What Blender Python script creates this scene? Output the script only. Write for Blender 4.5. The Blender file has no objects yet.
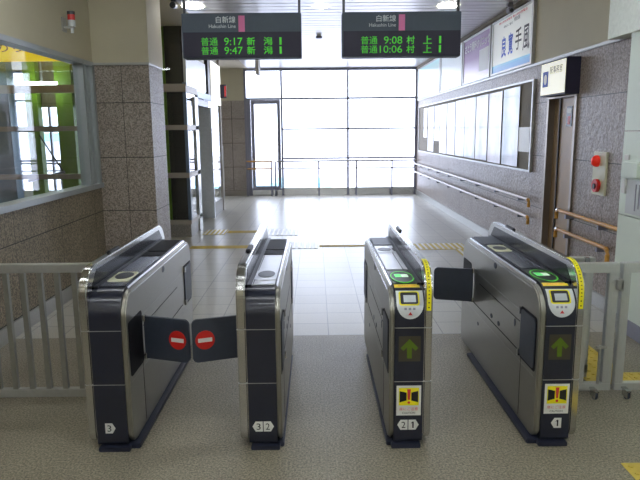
import bpy, bmesh, math, random
from mathutils import Vector, Matrix
PI = math.pi
random.seed(7)
S = bpy.context.scene
C = S.collection

# ---------------------------------------------------------------- camera
cam = bpy.data.cameras.new('camera'); camo = bpy.data.objects.new('camera', cam); C.objects.link(camo)
cam.sensor_width = 36.0; cam.lens = 613.14/640*36; cam.clip_start = .05; cam.clip_end = 500
pit, yaw, rol = .1748, .0064, .0095
cp, sp, cy, sy, cr, sr = math.cos(pit), math.sin(pit), math.cos(yaw), math.sin(yaw), math.cos(rol), math.sin(rol)
fw = Vector((sy*cp, cy*cp, -sp)); rt = Vector((cy, -sy, 0)); dn = fw.cross(rt)
r2 = rt*cr + dn*sr; d2 = rt*(-sr) + dn*cr
camo.matrix_world = Matrix(((r2.x, -d2.x, -fw.x, 0), (r2.y, -d2.y, -fw.y, 0), (r2.z, -d2.z, -fw.z, 1.57), (0, 0, 0, 1)))
S.camera = camo

# ---------------------------------------------------------------- world, exposure, lights
def lin(c):
    return tuple((x/255/12.92 if x/255 <= .04045 else ((x/255+.055)/1.055)**2.4) for x in c)
w = bpy.data.worlds.new('sky'); S.world = w; w.use_nodes = True
bg = w.node_tree.nodes['Background']; bg.inputs[0].default_value = (.73, .81, 1.0, 1); bg.inputs[1].default_value = 5.0
S.view_settings.view_transform = 'Standard'; S.view_settings.look = 'None'
S.view_settings.exposure = 0.42; S.view_settings.gamma = 1.0; S.view_settings.use_curve_mapping = False
def area(name, loc, rot, sx, sy_, power, col, portal=False):
    l = bpy.data.lights.new(name, 'AREA'); l.shape = 'RECTANGLE'; l.size = sx; l.size_y = sy_
    l.energy = power; l.color = col
    if portal: l.cycles.is_portal = True
    o = bpy.data.objects.new(name, l); C.objects.link(o); o.location = loc; o.rotation_euler = rot
    return o
area('window_portal', (0, 15.36, 1.6), (-PI/2, 0, 0), 4.2, 3.0, 1, (1, 1, 1), True)
area('side_window_portal', (-5.6, 15.36, 1.6), (-PI/2, 0, 0), 6.0, 3.0, 1, (1, 1, 1), True)
LAMP_E = 15.0       # emission of the fluorescent tubes over the near concourse
DOWN_E = 24.0       # emission of the round downlights

# ---------------------------------------------------------------- helpers
def tag(o, label=None, cat=None, group=None, kind=None):
    if label: o['label'] = label
    if cat: o['category'] = cat
    if group: o['group'] = group
    if kind: o['kind'] = kind
    return o
def thing(name, label, cat, loc=(0, 0, 0), group=None):
    o = bpy.data.objects.new(name, None); C.objects.link(o); o.location = loc; o.empty_display_size = .1
    return tag(o, label, cat, group)
def wloc(p):
    v = Vector((0, 0, 0))
    while p: v += p.location; p = p.parent
    return v
def obj(name, bm, m, parent=None, local=False, smooth=False, loc=None):
    """one mesh object from a bmesh given in world coordinates (or in the parent's when local)"""
    if len(bm.faces): bmesh.ops.recalc_face_normals(bm, faces=bm.faces)
    org = Vector(loc) if loc else Vector((0, 0, 0))
    if parent and not local: org = wloc(parent)
    if not (parent and local):
        for v_ in bm.verts: v_.co -= org
    me = bpy.data.meshes.new(name); bm.to_mesh(me); bm.free()
    if m:
        for mm in (m if isinstance(m, (list, tuple)) else [m]): me.materials.append(mm)
    if smooth:
        for p in me.polygons: p.use_smooth = True
        try: me.set_sharp_from_angle(angle=math.radians(35))
        except Exception: pass
    o = bpy.data.objects.new(name, me); C.objects.link(o)
    if parent: o.parent = parent
    elif loc: o.location = org
    return o
def box(bm, x0, x1, y0, y1, z0, z1, mi=0, bev=0):
    vs = [bm.verts.new((x, y, z)) for x in (x0, x1) for y in (y0, y1) for z in (z0, z1)]
    fs = [bm.faces.new([vs[i] for i in q]) for q in ((0, 1, 3, 2), (4, 6, 7, 5), (0, 4, 5, 1), (2, 3, 7, 6), (0, 2, 6, 4), (1, 5, 7, 3))]
    for f in fs: f.material_index = mi
    if bev:
        es = list({e for f in fs for e in f.edges})
        bmesh.ops.recalc_face_normals(bm, faces=fs)
        bmesh.ops.bevel(bm, geom=es, offset=bev, segments=2, affect='EDGES', clamp_overlap=True)
    return bm
def B(*a, **k): return box(bmesh.new(), *a, **k)
def boxes(*l, bev=0):
    bm = bmesh.new()
    for a in l: box(bm, *a, bev=bev)
    return bm
def prismX(bm, prof, x0, x1, bev=0, mi=0):
    """extrude a closed (y,z) outline along X"""
    a = [bm.verts.new((x0, y, z)) for y, z in prof]; b = [bm.verts.new((x1, y, z)) for y, z in prof]
    n = len(prof); fs = [bm.faces.new(a), bm.faces.new(b[::-1])]
    for i in range(n): fs.append(bm.faces.new((a[i], b[i], b[(i+1) % n], a[(i+1) % n])))
    for f in fs: f.material_index = mi
    if bev:
        bmesh.ops.recalc_face_normals(bm, faces=fs)
        es = [e for e in set(fs[0].edges) | set(fs[1].edges)]
        bmesh.ops.bevel(bm, geom=es, offset=bev, segments=3, affect='EDGES', clamp_overlap=True)
    return bm
def prism(bm, pts, axis, a0, a1, mi=0):
    """pts 2D outline; axis = thickness axis 'x' (y,z), 'y' (x,z) or 'z' (x,y)"""
    def co(p, t): return {'x': (t, p[0], p[1]), 'y': (p[0], t, p[1]), 'z': (p[0], p[1], t)}[axis]
    A = [bm.verts.new(co(p, a0)) for p in pts]; D = [bm.verts.new(co(p, a1)) for p in pts]
    n = len(pts); fs = [bm.faces.new(A), bm.faces.new(D[::-1])]
    for i in range(n): fs.append(bm.faces.new((A[i], D[i], D[(i+1) % n], A[(i+1) % n])))
    for f in fs: f.material_index = mi
    return bm
def tube(bm, pts, r, seg=12, cap=True):
    rings = []
    P = [Vector(p) for p in pts]
    for i, p in enumerate(P):
        d = ((P[min(i+1, len(P)-1)] - P[max(i-1, 0)])).normalized()
        up = Vector((0, 0, 1)) if abs(d.z) < .9 else Vector((1, 0, 0))
        a = d.cross(up).normalized(); b = d.cross(a)
        rings.append([bm.verts.new(p + r*(math.cos(t*2*PI/seg)*a + math.sin(t*2*PI/seg)*b)) for t in range(seg)])
    for k in range(len(rings)-1):
        for t in range(seg):
            bm.faces.new((rings[k][t], rings[k][(t+1) % seg], rings[k+1][(t+1) % seg], rings[k+1][t]))
    if cap: bm.faces.new(rings[0]); bm.faces.new(rings[-1][::-1])
    return bm
def T(pts, r, seg=12): return tube(bmesh.new(), pts, r, seg)
def rrect(a0, a1, b0, b1, r, n=6):
    out = []
    for ca, cb, t0 in ((a1-r, b1-r, 0), (a0+r, b1-r, PI/2), (a0+r, b0+r, PI), (a1-r, b0+r, 1.5*PI)):
        for i in range(n+1):
            t = t0 + PI/2*i/n; out.append((ca+r*math.cos(t), cb+r*math.sin(t)))
    return out
def ellipse(ca, cb, ra, rb, n=32): return [(ca+ra*math.cos(2*PI*i/n), cb+rb*math.sin(2*PI*i/n)) for i in range(n)]

def tflat(text, bold=0.0):
    """text as a flat bmesh scaled into the unit square"""
    cu = bpy.data.curves.new('t', 'FONT'); cu.body = text; cu.resolution_u = 3; cu.offset = bold
    o = bpy.data.objects.new('t', cu); C.objects.link(o)
    dg = bpy.context.evaluated_depsgraph_get(); dg.update()
    me = bpy.data.meshes.new_from_object(o.evaluated_get(dg))
    bm = bmesh.new(); bm.from_mesh(me)
    bpy.data.objects.remove(o); bpy.data.curves.remove(cu); bpy.data.meshes.remove(me)
    if not bm.verts: return bm
    xs = [v_.co.x for v_ in bm.verts]; ys = [v_.co.y for v_ in bm.verts]
    x0, x1, y0, y1 = min(xs), max(xs), min(ys), max(ys)
    for v_ in bm.verts: v_.co = Vector(((v_.co.x-x0)/max(x1-x0, 1e-6), (v_.co.y-y0)/max(y1-y0, 1e-6), 0))
    return bm
def ttext(name, text, O, U, V, m, parent, bold=0.0, extra=None):
    """text laid on the parallelogram O + u*U + v*V"""
    bm = tflat(text, bold); O, U, V = Vector(O), Vector(U), Vector(V)
    for v_ in bm.verts: v_.co = O + U*v_.co.x + V*v_.co.y
    return obj_raw(name, bm, m, parent)
def obj_raw(name, bm, m, parent, local=False):
    org = Vector((0, 0, 0)) if local else wloc(parent)
    for v_ in bm.verts: v_.co -= org
    me = bpy.data.meshes.new(name); bm.to_mesh(me); bm.free(); me.materials.append(m)
    o = bpy.data.objects.new(name, me); C.objects.link(o); o.parent = parent
    return o

# ---------------------------------------------------------------- materials
MATS = {}
def base(name):
    m = bpy.data.materials.new(name); m.use_nodes = True; nt = m.node_tree
    b = nt.nodes['Principled BSDF']; return m, nt, b
def mat(name, col, rough=.5, metal=0, var=.06, scale=30, bump=0, spec=.5, coat=0, emit=None, es=0, stretch=None):
    m, nt, b = base(name); N, L = nt.nodes, nt.links
    c = lin(col)
    tc = N.new('ShaderNodeTexCoord'); src = tc.outputs['Object']
    if stretch:
        mp = N.new('ShaderNodeMapping'); mp.inputs['Scale'].default_value = stretch; L.new(src, mp.inputs[0]); src = mp.outputs[0]
    no = N.new('ShaderNodeTexNoise'); no.inputs['Scale'].default_value = scale; no.inputs['Detail'].default_value = 4
    L.new(src, no.inputs['Vector'])
    cr_ = N.new('ShaderNodeValToRGB'); e = cr_.color_ramp.elements
    e[0].position = .3; e[1].position = .7
    e[0].color = tuple(x*(1-var) for x in c)+(1,); e[1].color = tuple(min(1, x*(1+var)) for x in c)+(1,)
    L.new(no.outputs['Fac'], cr_.inputs['Fac']); L.new(cr_.outputs['Color'], b.inputs['Base Color'])
    b.inputs['Roughness'].default_value = rough; b.inputs['Metallic'].default_value = metal
    b.inputs['Specular IOR Level'].default_value = spec
    if coat: b.inputs['Coat Weight'].default_value = coat; b.inputs['Coat Roughness'].default_value = .05
    if bump:
        bp = N.new('ShaderNodeBump'); bp.inputs['Strength'].default_value = bump; bp.inputs['Distance'].default_value = .01
        L.new(no.outputs['Fac'], bp.inputs['Height']); L.new(bp.outputs[0], b.inputs['Normal'])
    if emit:
        b.inputs['Emission Color'].default_value = lin(emit)+(1,); b.inputs['Emission Strength'].default_value = es
    MATS[name] = m; return m
def joints(nt, specs):
    """lines where the world coordinate crosses off + k*pitch; specs = [(axis, off, pitch, half width)] -> 0..1 factor"""
    N, L = nt.nodes, nt.links
    g = N.new('ShaderNodeNewGeometry'); s = N.new('ShaderNodeSeparateXYZ'); L.new(g.outputs['Position'], s.inputs[0])
    out = None
    for ax, off, pitch, hw in specs:
        a = N.new('ShaderNodeMath'); a.operation = 'SUBTRACT'; L.new(s.outputs[ax], a.inputs[0]); a.inputs[1].default_value = off - pitch/2
        d = N.new('ShaderNodeMath'); d.operation = 'DIVIDE'; L.new(a.outputs[0], d.inputs[0]); d.inputs[1].default_value = pitch
        f = N.new('ShaderNodeMath'); f.operation = 'FRACT'; L.new(d.outputs[0], f.inputs[0])
        h = N.new('ShaderNodeMath'); h.operation = 'SUBTRACT'; L.new(f.outputs[0], h.inputs[0]); h.inputs[1].default_value = .5
        q = N.new('ShaderNodeMath'); q.operation = 'ABSOLUTE'; L.new(h.outputs[0], q.inputs[0])
        k = N.new('ShaderNodeMath'); k.operation = 'LESS_THAN'; L.new(q.outputs[0], k.inputs[0]); k.inputs[1].default_value = hw/pitch
        if out is None: out = k.outputs[0]
        else:
            mx = N.new('ShaderNodeMath'); mx.operation = 'MAXIMUM'; L.new(out, mx.inputs[0]); L.new(k.outputs[0], mx.inputs[1]); out = mx.outputs[0]
    return out
def granite(name, c1, c2, rough, specs, joint, scale=62, bump=.2, fleck=None):
    m, nt, b = base(name); N, L = nt.nodes, nt.links
    g = N.new('ShaderNodeNewGeometry')
    no = N.new('ShaderNodeTexNoise'); no.inputs['Scale'].default_value = scale; no.inputs['Detail'].default_value = 3; no.inputs['Roughness'].default_value = .8
    L.new(g.outputs['Position'], no.inputs['Vector'])
    cr_ = N.new('ShaderNodeValToRGB'); e = cr_.color_ramp.elements
    e[0].position = .40; e[1].position = .60; e[0].color = lin(c1)+(1,); e[1].color = lin(c2)+(1,)
    L.new(no.outputs['Fac'], cr_.inputs['Fac'])
    n2 = N.new('ShaderNodeTexNoise'); n2.inputs['Scale'].default_value = 3; L.new(g.outputs['Position'], n2.inputs['Vector'])
    r2_ = N.new('ShaderNodeMapRange'); r2_.inputs[1].default_value = .3; r2_.inputs[2].default_value = .7; r2_.inputs[3].default_value = .93; r2_.inputs[4].default_value = 1.07
    L.new(n2.outputs['Fac'], r2_.inputs[0])
    mu = N.new('ShaderNodeMix'); mu.data_type = 'RGBA'; mu.blend_type = 'MULTIPLY'; mu.inputs[0].default_value = 1
    L.new(cr_.outputs[0], mu.inputs[6]); L.new(r2_.outputs[0], mu.inputs[7])
    col = mu.outputs[2]
    if specs:
        j = joints(nt, specs)
        mj = N.new('ShaderNodeMix'); mj.data_type = 'RGBA'; L.new(j, mj.inputs[0]); L.new(col, mj.inputs[6]); mj.inputs[7].default_value = lin(joint)+(1,)
        col = mj.outputs[2]
    L.new(col, b.inputs['Base Color']); b.inputs['Roughness'].default_value = rough
    if bump:
        n3 = N.new('ShaderNodeTexNoise'); n3.inputs['Scale'].default_value = scale*.4; L.new(g.outputs['Position'], n3.inputs['Vector'])
        bp = N.new('ShaderNodeBump'); bp.inputs['Strength'].default_value = bump; bp.inputs['Distance'].default_value = .006
        L.new(n3.outputs['Fac'], bp.inputs['Height']); L.new(bp.outputs[0], b.inputs['Normal'])
    MATS[name] = m; return m
def emis(name, col, e):
    m = bpy.data.materials.new(name); m.use_nodes = True; nt = m.node_tree
    b = nt.nodes['Principled BSDF']; b.inputs['Base Color'].default_value = lin(col)+(1,); b.inputs['Roughness'].default_value = .4
    n = nt.nodes.new('ShaderNodeTexNoise'); n.inputs['Scale'].default_value = 60
    r = nt.nodes.new('ShaderNodeMapRange'); r.inputs[3].default_value = e*.95; r.inputs[4].default_value = e*1.05
    nt.links.new(n.outputs['Fac'], r.inputs[0]); nt.links.new(r.outputs[0], b.inputs['Emission Strength'])
    b.inputs['Emission Color'].default_value = lin(col)+(1,)
    return m
def glass(name, tint=(1, 1, 1), refl=1.0):
    m = bpy.data.materials.new(name); m.use_nodes = True; nt = m.node_tree; N, L = nt.nodes, nt.links
    N.clear(); o = N.new('ShaderNodeOutputMaterial'); mx = N.new('ShaderNodeMixShader'); tr = N.new('ShaderNodeBsdfTransparent'); gl = N.new('ShaderNodeBsdfGlossy')
    tr.inputs[0].default_value = tint+(1,); gl.inputs['Roughness'].default_value = .02
    fr = N.new('ShaderNodeLayerWeight'); fr.inputs[0].default_value = .5
    pw = N.new('ShaderNodeMath'); pw.operation = 'POWER'; pw.inputs[1].default_value = 5; L.new(fr.outputs['Facing'], pw.inputs[0])
    mm = N.new('ShaderNodeMath'); mm.operation = 'MULTIPLY_ADD'; mm.inputs[1].default_value = .9*refl; mm.inputs[2].default_value = .04*refl; L.new(pw.outputs[0], mm.inputs[0])
    L.new(mm.outputs[0], mx.inputs[0]); L.new(tr.outputs[0], mx.inputs[1]); L.new(gl.outputs[0], mx.inputs[2]); L.new(mx.outputs[0], o.inputs[0])
    return m
def floor_tile(name, c1, c2, pitch, offx, offy, joint, rough, specv=.5):
    m, nt, b = base(name); N, L = nt.nodes, nt.links
    g = N.new('ShaderNodeNewGeometry')
    no = N.new('ShaderNodeTexNoise'); no.inputs['Scale'].default_value = 90; no.inputs['Detail'].default_value = 3
    L.new(g.outputs['Position'], no.inputs['Vector'])
    cr_ = N.new('ShaderNodeValToRGB'); e = cr_.color_ramp.elements; e[0].position = .35; e[1].position = .65
    e[0].color = lin(c1)+(1,); e[1].color = lin(c2)+(1,); L.new(no.outputs['Fac'], cr_.inputs['Fac'])
    # per-tile tone
    sc = N.new('ShaderNodeVectorMath'); sc.operation = 'MULTIPLY_ADD'; sc.inputs[1].default_value = (1/pitch,)*3; sc.inputs[2].default_value = (-offx/pitch, -offy/pitch, 0)
    L.new(g.outputs['Position'], sc.inputs[0]); fl = N.new('ShaderNodeVectorMath'); fl.operation = 'FLOOR'; L.new(sc.outputs[0], fl.inputs[0])
    wn = N.new('ShaderNodeTexWhiteNoise'); L.new(fl.outputs[0], wn.inputs[0])
    mr = N.new('ShaderNodeMapRange'); mr.inputs[3].default_value = .94; mr.inputs[4].default_value = 1.04; L.new(wn.outputs['Value'], mr.inputs[0])
    mu = N.new('ShaderNodeMix'); mu.data_type = 'RGBA'; mu.blend_type = 'MULTIPLY'; mu.inputs[0].default_value = 1
    L.new(cr_.outputs[0], mu.inputs[6]); L.new(mr.outputs[0], mu.inputs[7])
    j = joints(nt, [(0, offx, pitch, .004), (1, offy, pitch, .005)])
    mj = N.new('ShaderNodeMix'); mj.data_type = 'RGBA'; L.new(j, mj.inputs[0]); L.new(mu.outputs[2], mj.inputs[6]); mj.inputs[7].default_value = lin(joint)+(1,)
    L.new(mj.outputs[2], b.inputs['Base Color'])
    b.inputs['Roughness'].default_value = rough; b.inputs['Specular IOR Level'].default_value = specv
    return m

M_gran_left = granite('granite_left', (92, 84, 70), (164, 150, 128), .55, [(2, .72, .59, .004), (1, 3.9, .9, .003)], (40, 36, 30))
M_gran_pil = granite('granite_pillar', (112, 102, 92), (180, 167, 155), .5, [(2, .72, .59, .004), (0, -2.087, .9, .003)], (46, 42, 38))
M_gran_right = granite('granite_right', (116, 104, 95), (176, 161, 150), .42, [(2, 1.28, .585, .004), (1, 5.36, .9, .003)], (52, 48, 44), scale=45, bump=1.0)
M_gran_far = granite('granite_far', (140, 130, 122), (190, 178, 168), .5, [(2, .72, .59, .005), (0, -2.05, .9, .006)], (56, 52, 50), scale=60)
M_gran_base = granite('granite_base', (120, 118, 112), (156, 152, 146), .35, [], (0, 0, 0), scale=60, bump=0)
M_floor_near = granite('floor_granite', (100, 94, 79), (166, 157, 136), .42, [(0, .04, .6, .0025), (1, 4.6, .6, .0025)], (134, 128, 112), scale=95, bump=.08)
M_floor_far = floor_tile('floor_tile', (170, 166, 154), (188, 184, 172), .3, .09, 4.6, (128, 126, 120), .3)
M_cream = mat('cream_paint', (200, 192, 166), .6, var=.02, scale=4)
M_cream_r = mat('grey_beige_paint', (196, 188, 160), .6, var=.02, scale=4)
M_pale = mat('pale_green_panel', (228, 238, 226), .45, var=.015, scale=4)
M_white = mat('white_plastic', (226, 226, 220), .4, var=.02)
M_slat = mat('ceiling_slat', (196, 196, 192), .32, metal=.55, var=.03, scale=8)
M_void = mat('ceiling_void', (60, 62, 66), .8)
M_ceil_b = mat('ceiling_beige', (176, 168, 142), .6, var=.02, scale=5)
M_steel = mat('brushed_steel', (200, 200, 198), .17, metal=1, var=.05, scale=60, stretch=(.3, 6, 6))
M_side = mat('gate_side_steel', (162, 160, 150), .34, metal=.9, var=.05, scale=50, stretch=(6, .3, 6))
M_steelv = mat('brushed_steel_vertical', (200, 202, 200), .3, metal=.6, var=.06, scale=60, stretch=(6, 6, .3))
M_fence = mat('railing_steel', (158, 158, 150), .36, metal=.7, var=.04, scale=40)
M_dull = mat('dull_aluminium', (180, 180, 176), .38, metal=.6, var=.04, scale=40)
M_frame = mat('window_frame_grey', (146, 146, 160), .4, metal=.5, var=.03)
M_framel = mat('window_frame_light', (176, 182, 184), .4, metal=.5, var=.03)
M_black = mat('gate_front_black', (26, 30, 46), .3, var=.08, scale=12, coat=.4)
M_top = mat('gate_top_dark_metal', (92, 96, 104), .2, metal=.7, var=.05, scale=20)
M_top_glare = mat('gate_top_window_glare', (216, 218, 222), .3, metal=.55, var=.03, scale=20)  # decks are dark; this pale colour stands for the reflected window
M_recess = mat('rear_display_black', (14, 14, 18), .55, spec=.2)
M_trim = mat('bright_trim', (222, 224, 226), .14, metal=1, var=.02)
M_inset = mat('plate_inset_dark', (40, 42, 48), .25, metal=.5, var=.05)
M_dark = mat('dark_plastic', (18, 19, 24), .35, var=.08, scale=20)
M_kick = mat('plinth_dark_blue', (38, 42, 58), .4, var=.08)
M_flap = mat('flap_dark_grey', (54, 60, 72), .42, var=.05, scale=40)
M_ivory = mat('ivory_plastic', (206, 204, 172), .35, var=.02)
M_red = mat('sign_red', (206, 32, 26), .4, var=.03)
M_yel = mat('sticker_yellow', (244, 232, 20), .4, var=.03, emit=(244, 232, 20), es=0)
M_yel2 = mat('sticker_warm_yellow', (244, 214, 60), .4)
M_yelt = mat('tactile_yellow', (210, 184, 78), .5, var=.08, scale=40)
M_tact_glare = mat('tactile_glare_white', (240, 236, 222), .35, var=.08, scale=40)  # near-white bars: window glare on the paving put into the colour
M_glare_base = mat('tactile_glare_base', (170, 168, 166), .35)  # sheet greyed instead of yellow, glare painted into its colour
M_lgrey = mat('reader_grey', (208, 212, 212), .35, var=.02)
M_green_e = emis('green_ring', (90, 210, 60), .22)
M_led = emis('led_green', (60, 190, 20), .28)
M_arrow = emis('arrow_green', (84, 108, 20), .05)
M_disp = mat('arrow_display_dark', (66, 60, 48), .35)
M_scr = emis('reader_screen', (200, 225, 200), .45)
M_scr2 = emis('reader_screen_green', (90, 220, 110), .4)
M_blackt = mat('print_black', (20, 20, 22), .5, var=.05)
M_redt = mat('print_red', (214, 60, 60), .5, var=.05)
M_blue = mat('print_blue', (30, 80, 200), .5, var=.05)
M_signh = mat('sign_header_slate', (62, 74, 86), .55, var=.03)
M_signp = mat('sign_panel_navy', (24, 20, 46), .55, var=.04)
M_pink = mat('line_pink', (206, 104, 152), .45, var=.02)
M_signt = mat('sign_text_grey', (196, 202, 204), .5, var=.02)
M_wood = mat('handrail_wood', (206, 150, 64), .4, var=.12, scale=14, stretch=(3, .4, 3))
M_rail_glare = mat('handrail_glare_pale', (206, 196, 190), .3, var=.04, scale=14)  # rails washed pale: glare from the windows painted into the colour
M_door = mat('door_brown', (150, 122, 84), .4, metal=.1, var=.04, scale=8)
M_doorf = mat('door_frame_steel', (140, 130, 118), .35, metal=.7, var=.03)
M_cork = mat('board_backing', (122, 112, 90), .7, var=.05, scale=40)
M_gls = glass('clear_glass', (.97, 1, .99), 1.0)
M_glsf = glass('clear_far_glass', (1, 1, 1), .7)
M_greenp = mat('green_paint', (104, 140, 20), .5, var=.08, scale=6)
M_bluegrey = mat('blue_grey_metal', (110, 128, 148), .35, metal=.4, var=.05)
M_darkcol = mat('dark_brown_metal', (46, 42, 38), .4, metal=.4, var=.06)
M_beam = mat('beam_grey', (168, 160, 150), .45, metal=.3, var=.03)
M_olive = mat('olive_panel', (92, 84, 52), .6, var=.1, scale=5)
M_lamp = emis('downlight_glow', (255, 252, 244), DOWN_E)
M_tube = emis('tube_glow', (246, 250, 255), LAMP_E)
M_out = mat('outdoor_concrete', (215, 210, 215), .9, var=.05, scale=.4)
M_teal = mat('outdoor_teal', (140, 196, 206), .7, var=.06, scale=1)
M_outg = mat('light_grey_paint', (150, 150, 160), .8, var=.1, scale=1)
M_red_l = emis('alarm_red_lamp', (235, 44, 24), .12)

# ================================================================ structure
def struct(name, bm, m, parent=None):
    o = obj(name, bm, m, parent)
    if not parent: o['kind'] = 'structure'
    return o
def sempty(name, loc=(0, 0, 0)):
    o = bpy.data.objects.new(name, None); C.objects.link(o); o.location = loc; o['kind'] = 'structure'; o.empty_display_size = .1
    return o
XR, XL, YB, CEI = 2.53, -2.383, 15.42, 3.1
XO = -9.0
fl = bmesh.new(); box(fl, XO-.2, 3.0, -4, 4.6, -.2, 0, 0); box(fl, XO-.2, 3.0, 4.6, YB+.2, -.2, 0, 1)
struct('floor', fl, [M_floor_near, M_floor_far])
# ceiling: aluminium slats over the middle, plain board at the left
cb = bmesh.new()
y = -4.0
while y < YB:
    box(cb, -1.62, 2.7, y, y+.172, CEI, CEI+.03, 0); y += .2
box(cb, -1.62, 2.7, -4.1, YB+.1, CEI+.05, CEI+.1, 1)
box(cb, XO-.2, -1.62, -4.1, YB+.1, CEI, CEI+.1, 2)
struct('ceiling', cb, [M_slat, M_void, M_ceil_b])
# left wall: granite below and between, window opening Y 1.2 .. 6.78, z 1.03 .. 2.3
WN = 1.2
lw = bmesh.new()
box(lw, XL-.14, XL, -4, 6.85, 0, 1.0, 0); box(lw, XL-.14, XL, -4, WN, 1.0, 2.32, 0)
struct('wall_left', lw, M_gran_left)
struct('wall_left_upper', B(XL-.14, XL, -4, 6.85, 2.32, CEI), M_cream)
struct('baseboard_left', B(XL, XL+.018, -4, 6.85, 0, .125), M_dull)
# pillar
struct('wall_pillar', B(XL-.14, -1.785, 6.85, 7.45, 0, 2.31), M_gran_pil)
struct('wall_pillar_upper', B(XL-.14, -1.775, 6.83, 7.45, 2.31, CEI), M_cream)
struct('trim_1', B(XL, -1.772, 6.815, 7.40, 2.295, 2.32, bev=.004), M_dull)
struct('baseboard_pillar', B(XL+.02, -1.775, 6.835, 7.46, 0, .12), M_dull)
# left window
win = sempty('window_1', (XL, 4, 1))
f = bmesh.new()
box(f, XL-.12, XL+.03, WN, 6.85, .985, 1.035); box(f, XL-.12, XL+.012, WN, 6.85, 2.28, 2.325)
box(f, XL-.10, XL+.012, 6.78, 6.845, 1.03, 2.28); box(f, XL-.06, XL-.02, 6.55, 6.78, 1.03, 2.28)
box(f, XL-.10, XL+.005, 6.53, 6.56, 1.03, 2.28); box(f, XL-.02, XL-.004, 6.64, 6.66, 1.03, 2.28)
struct('window_frame', f, M_framel, win)
struct('pane', B(XL-.055, XL-.047, 3.9, 6.54, 1.03, 2.28), M_gls, win)
struct('pane', B(XL-.055, XL-.047, WN, 3.88, 1.03, 2.28), M_gls, win)
# right wall, with the door opening
DY0, DY1, DZ = 6.02, 6.74, 1.90
rw = bmesh.new()
box(rw, XR, XR+.2, 4.6, DY0, 0, 2.3); box(rw, XR, XR+.2, DY1, YB, 0, 2.3); box(rw, XR, XR+.2, DY0, DY1, DZ, 2.3)
struct('wall_right', rw, M_gran_right)
struct('wall_right_upper', B(XR, XR+.2, 4.6, YB, 2.3, CEI), M_cream_r)
struct('trim_2', B(XR-.022, XR, 4.9, YB, 2.285, 2.315, bev=.004), M_dull)
br = bmesh.new(); box(br, XR-.02, XR, 4.81, DY0-.03, 0, .12); box(br, XR-.02, XR, DY1+.03, YB, 0, .12)
struct('baseboard_right', br, M_dull)
# pale panelled block near the camera
blk = bmesh.new(); box(blk, 2.40, 2.72, -4, 4.81, .12, .905); box(blk, 2.40, 2.72, -4, 4.81, .912, 1.55); box(blk, 2.40, 2.72, -4, 4.81, 1.557, 2.28)
struct('wall_right_near', blk, M_pale)
struct('wall_right_near_upper', B(2.385, 2.72, -4, 5.17, 2.285, CEI), mat('bulkhead_white', (240, 246, 238), .5))
struct('baseboard_right_near', B(2.39, 2.72, -4, 4.82, 0, .12), M_frame)
# door in the right wall
d = sempty('door_1', (XR, 6.38, 0))
fr = bmesh.new(); box(fr, XR-.02, XR+.14, DY0-.02, DY0+.03, 0, DZ+.03); box(fr, XR-.02, XR+.14, DY1-.03, DY1+.02, 0, DZ+.03); box(fr, XR-.02, XR+.14, DY0+.03, DY1-.03, DZ-.01, DZ+.03)
struct('door_frame', fr, M_doorf, d)
struct('door_panel', B(XR+.05, XR+.08, DY0+.03, DY1-.03, 0, DZ-.01), M_door, d)
struct('door_post', B(XR+.035, XR+.05, 6.53, 6.55, 0, DZ-.01), M_darkcol, d)
# back wall: tiled pier and glazing
PX0, PX1 = -2.43, -1.73
struct('wall_pier', B(PX0, PX1, YB, YB+.4, .0, 2.34), M_gran_far)
struct('wall_pier_upper', B(PX0, PX1, YB-.01, YB+.4, 2.34, CEI), M_cream)
struct('baseboard_pier', B(PX0-.005, PX1+.005, YB-.02, YB+.4, 0, .13), M_beam)
win2 = sempty('window_2', (0, YB, 0))
f = bmesh.new()
def fr_(x0, x1, z0, z1, d0=-.03, d1=.05): box(f, x0, x1, YB+d0, YB+d1, z0, z1)
fr_(PX1, PX1+.05, 0, CEI, -.03, .09); fr_(XR-.06, XR, 0, CEI)
fr_(-.84, -.79, 0, CEI); fr_(.79, .84, 0, CEI)
fr_(PX1, XR, 3.04, CEI, -.02, .06)
fr_(PX1+.05, XR-.06, 2.355, 2.40, -.02, .05)
fr_(-.79, XR-.06, 1.62, 1.66, -.02, .05); fr_(-.79, XR-.06, .90, .94, -.02, .05)
fr_(-1.68, -1.58, 0, 2.355, -.02, .05)
struct('window_frame', f, M_frame, win2)
struct('sill_panel', B(PX1+.05, XR-.06, YB-.015, YB+.03, .0, .19), M_steel, win2)
for x0, x1 in ((-1.68, -.84), (-.79, .79), (.84, XR-.06)):
    struct('pane', B(x0, x1, YB+.02, YB+.028, .19, CEI), M_glsf, win2)
dd = sempty('door_2', (-1.2, YB, 0))
f = bmesh.new(); fr_(-1.57, -1.49, .14, 2.35, -.035, .015); fr_(-.93, -.85, .14, 2.35, -.035, .015); fr_(-1.49, -.93, 2.25, 2.35, -.035, .015); fr_(-1.49, -.93, .14, .24, -.035, .015)
struct('door_frame', f, M_frame, dd)
struct('door_pane', B(-1.49, -.93, YB-.012, YB-.006, .24, 2.25), M_glsf, dd)
struct('door_handle', boxes((-.925, -.90, YB-.085, YB-.035, 1.26, 1.28), (-1.0, -.90, YB-.085, YB-.07, 1.26, 1.285), bev=.003), M_steel, dd)
# glazing at the far left (seen through the left window and the lift)
win3 = sempty('window_3', (-5.5, YB, 0))
f = bmesh.new(); x = XO
while x < PX0-.1:
    fr_(x, x+.05, 0, CEI); x += .82
fr_(XO, PX0, 3.04, CEI); 
for z in (2.36, 1.62, .90): fr_(XO, PX0, z, z+.045)
struct('window_frame', f, M_frame, win3)
struct('sill_panel', B(XO, PX0, YB-.015, YB+.03, 0, .19), M_steel, win3)
struct('pane', B(XO, PX0, YB+.02, YB+.028, .19, CEI), M_glsf, win3)
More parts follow.
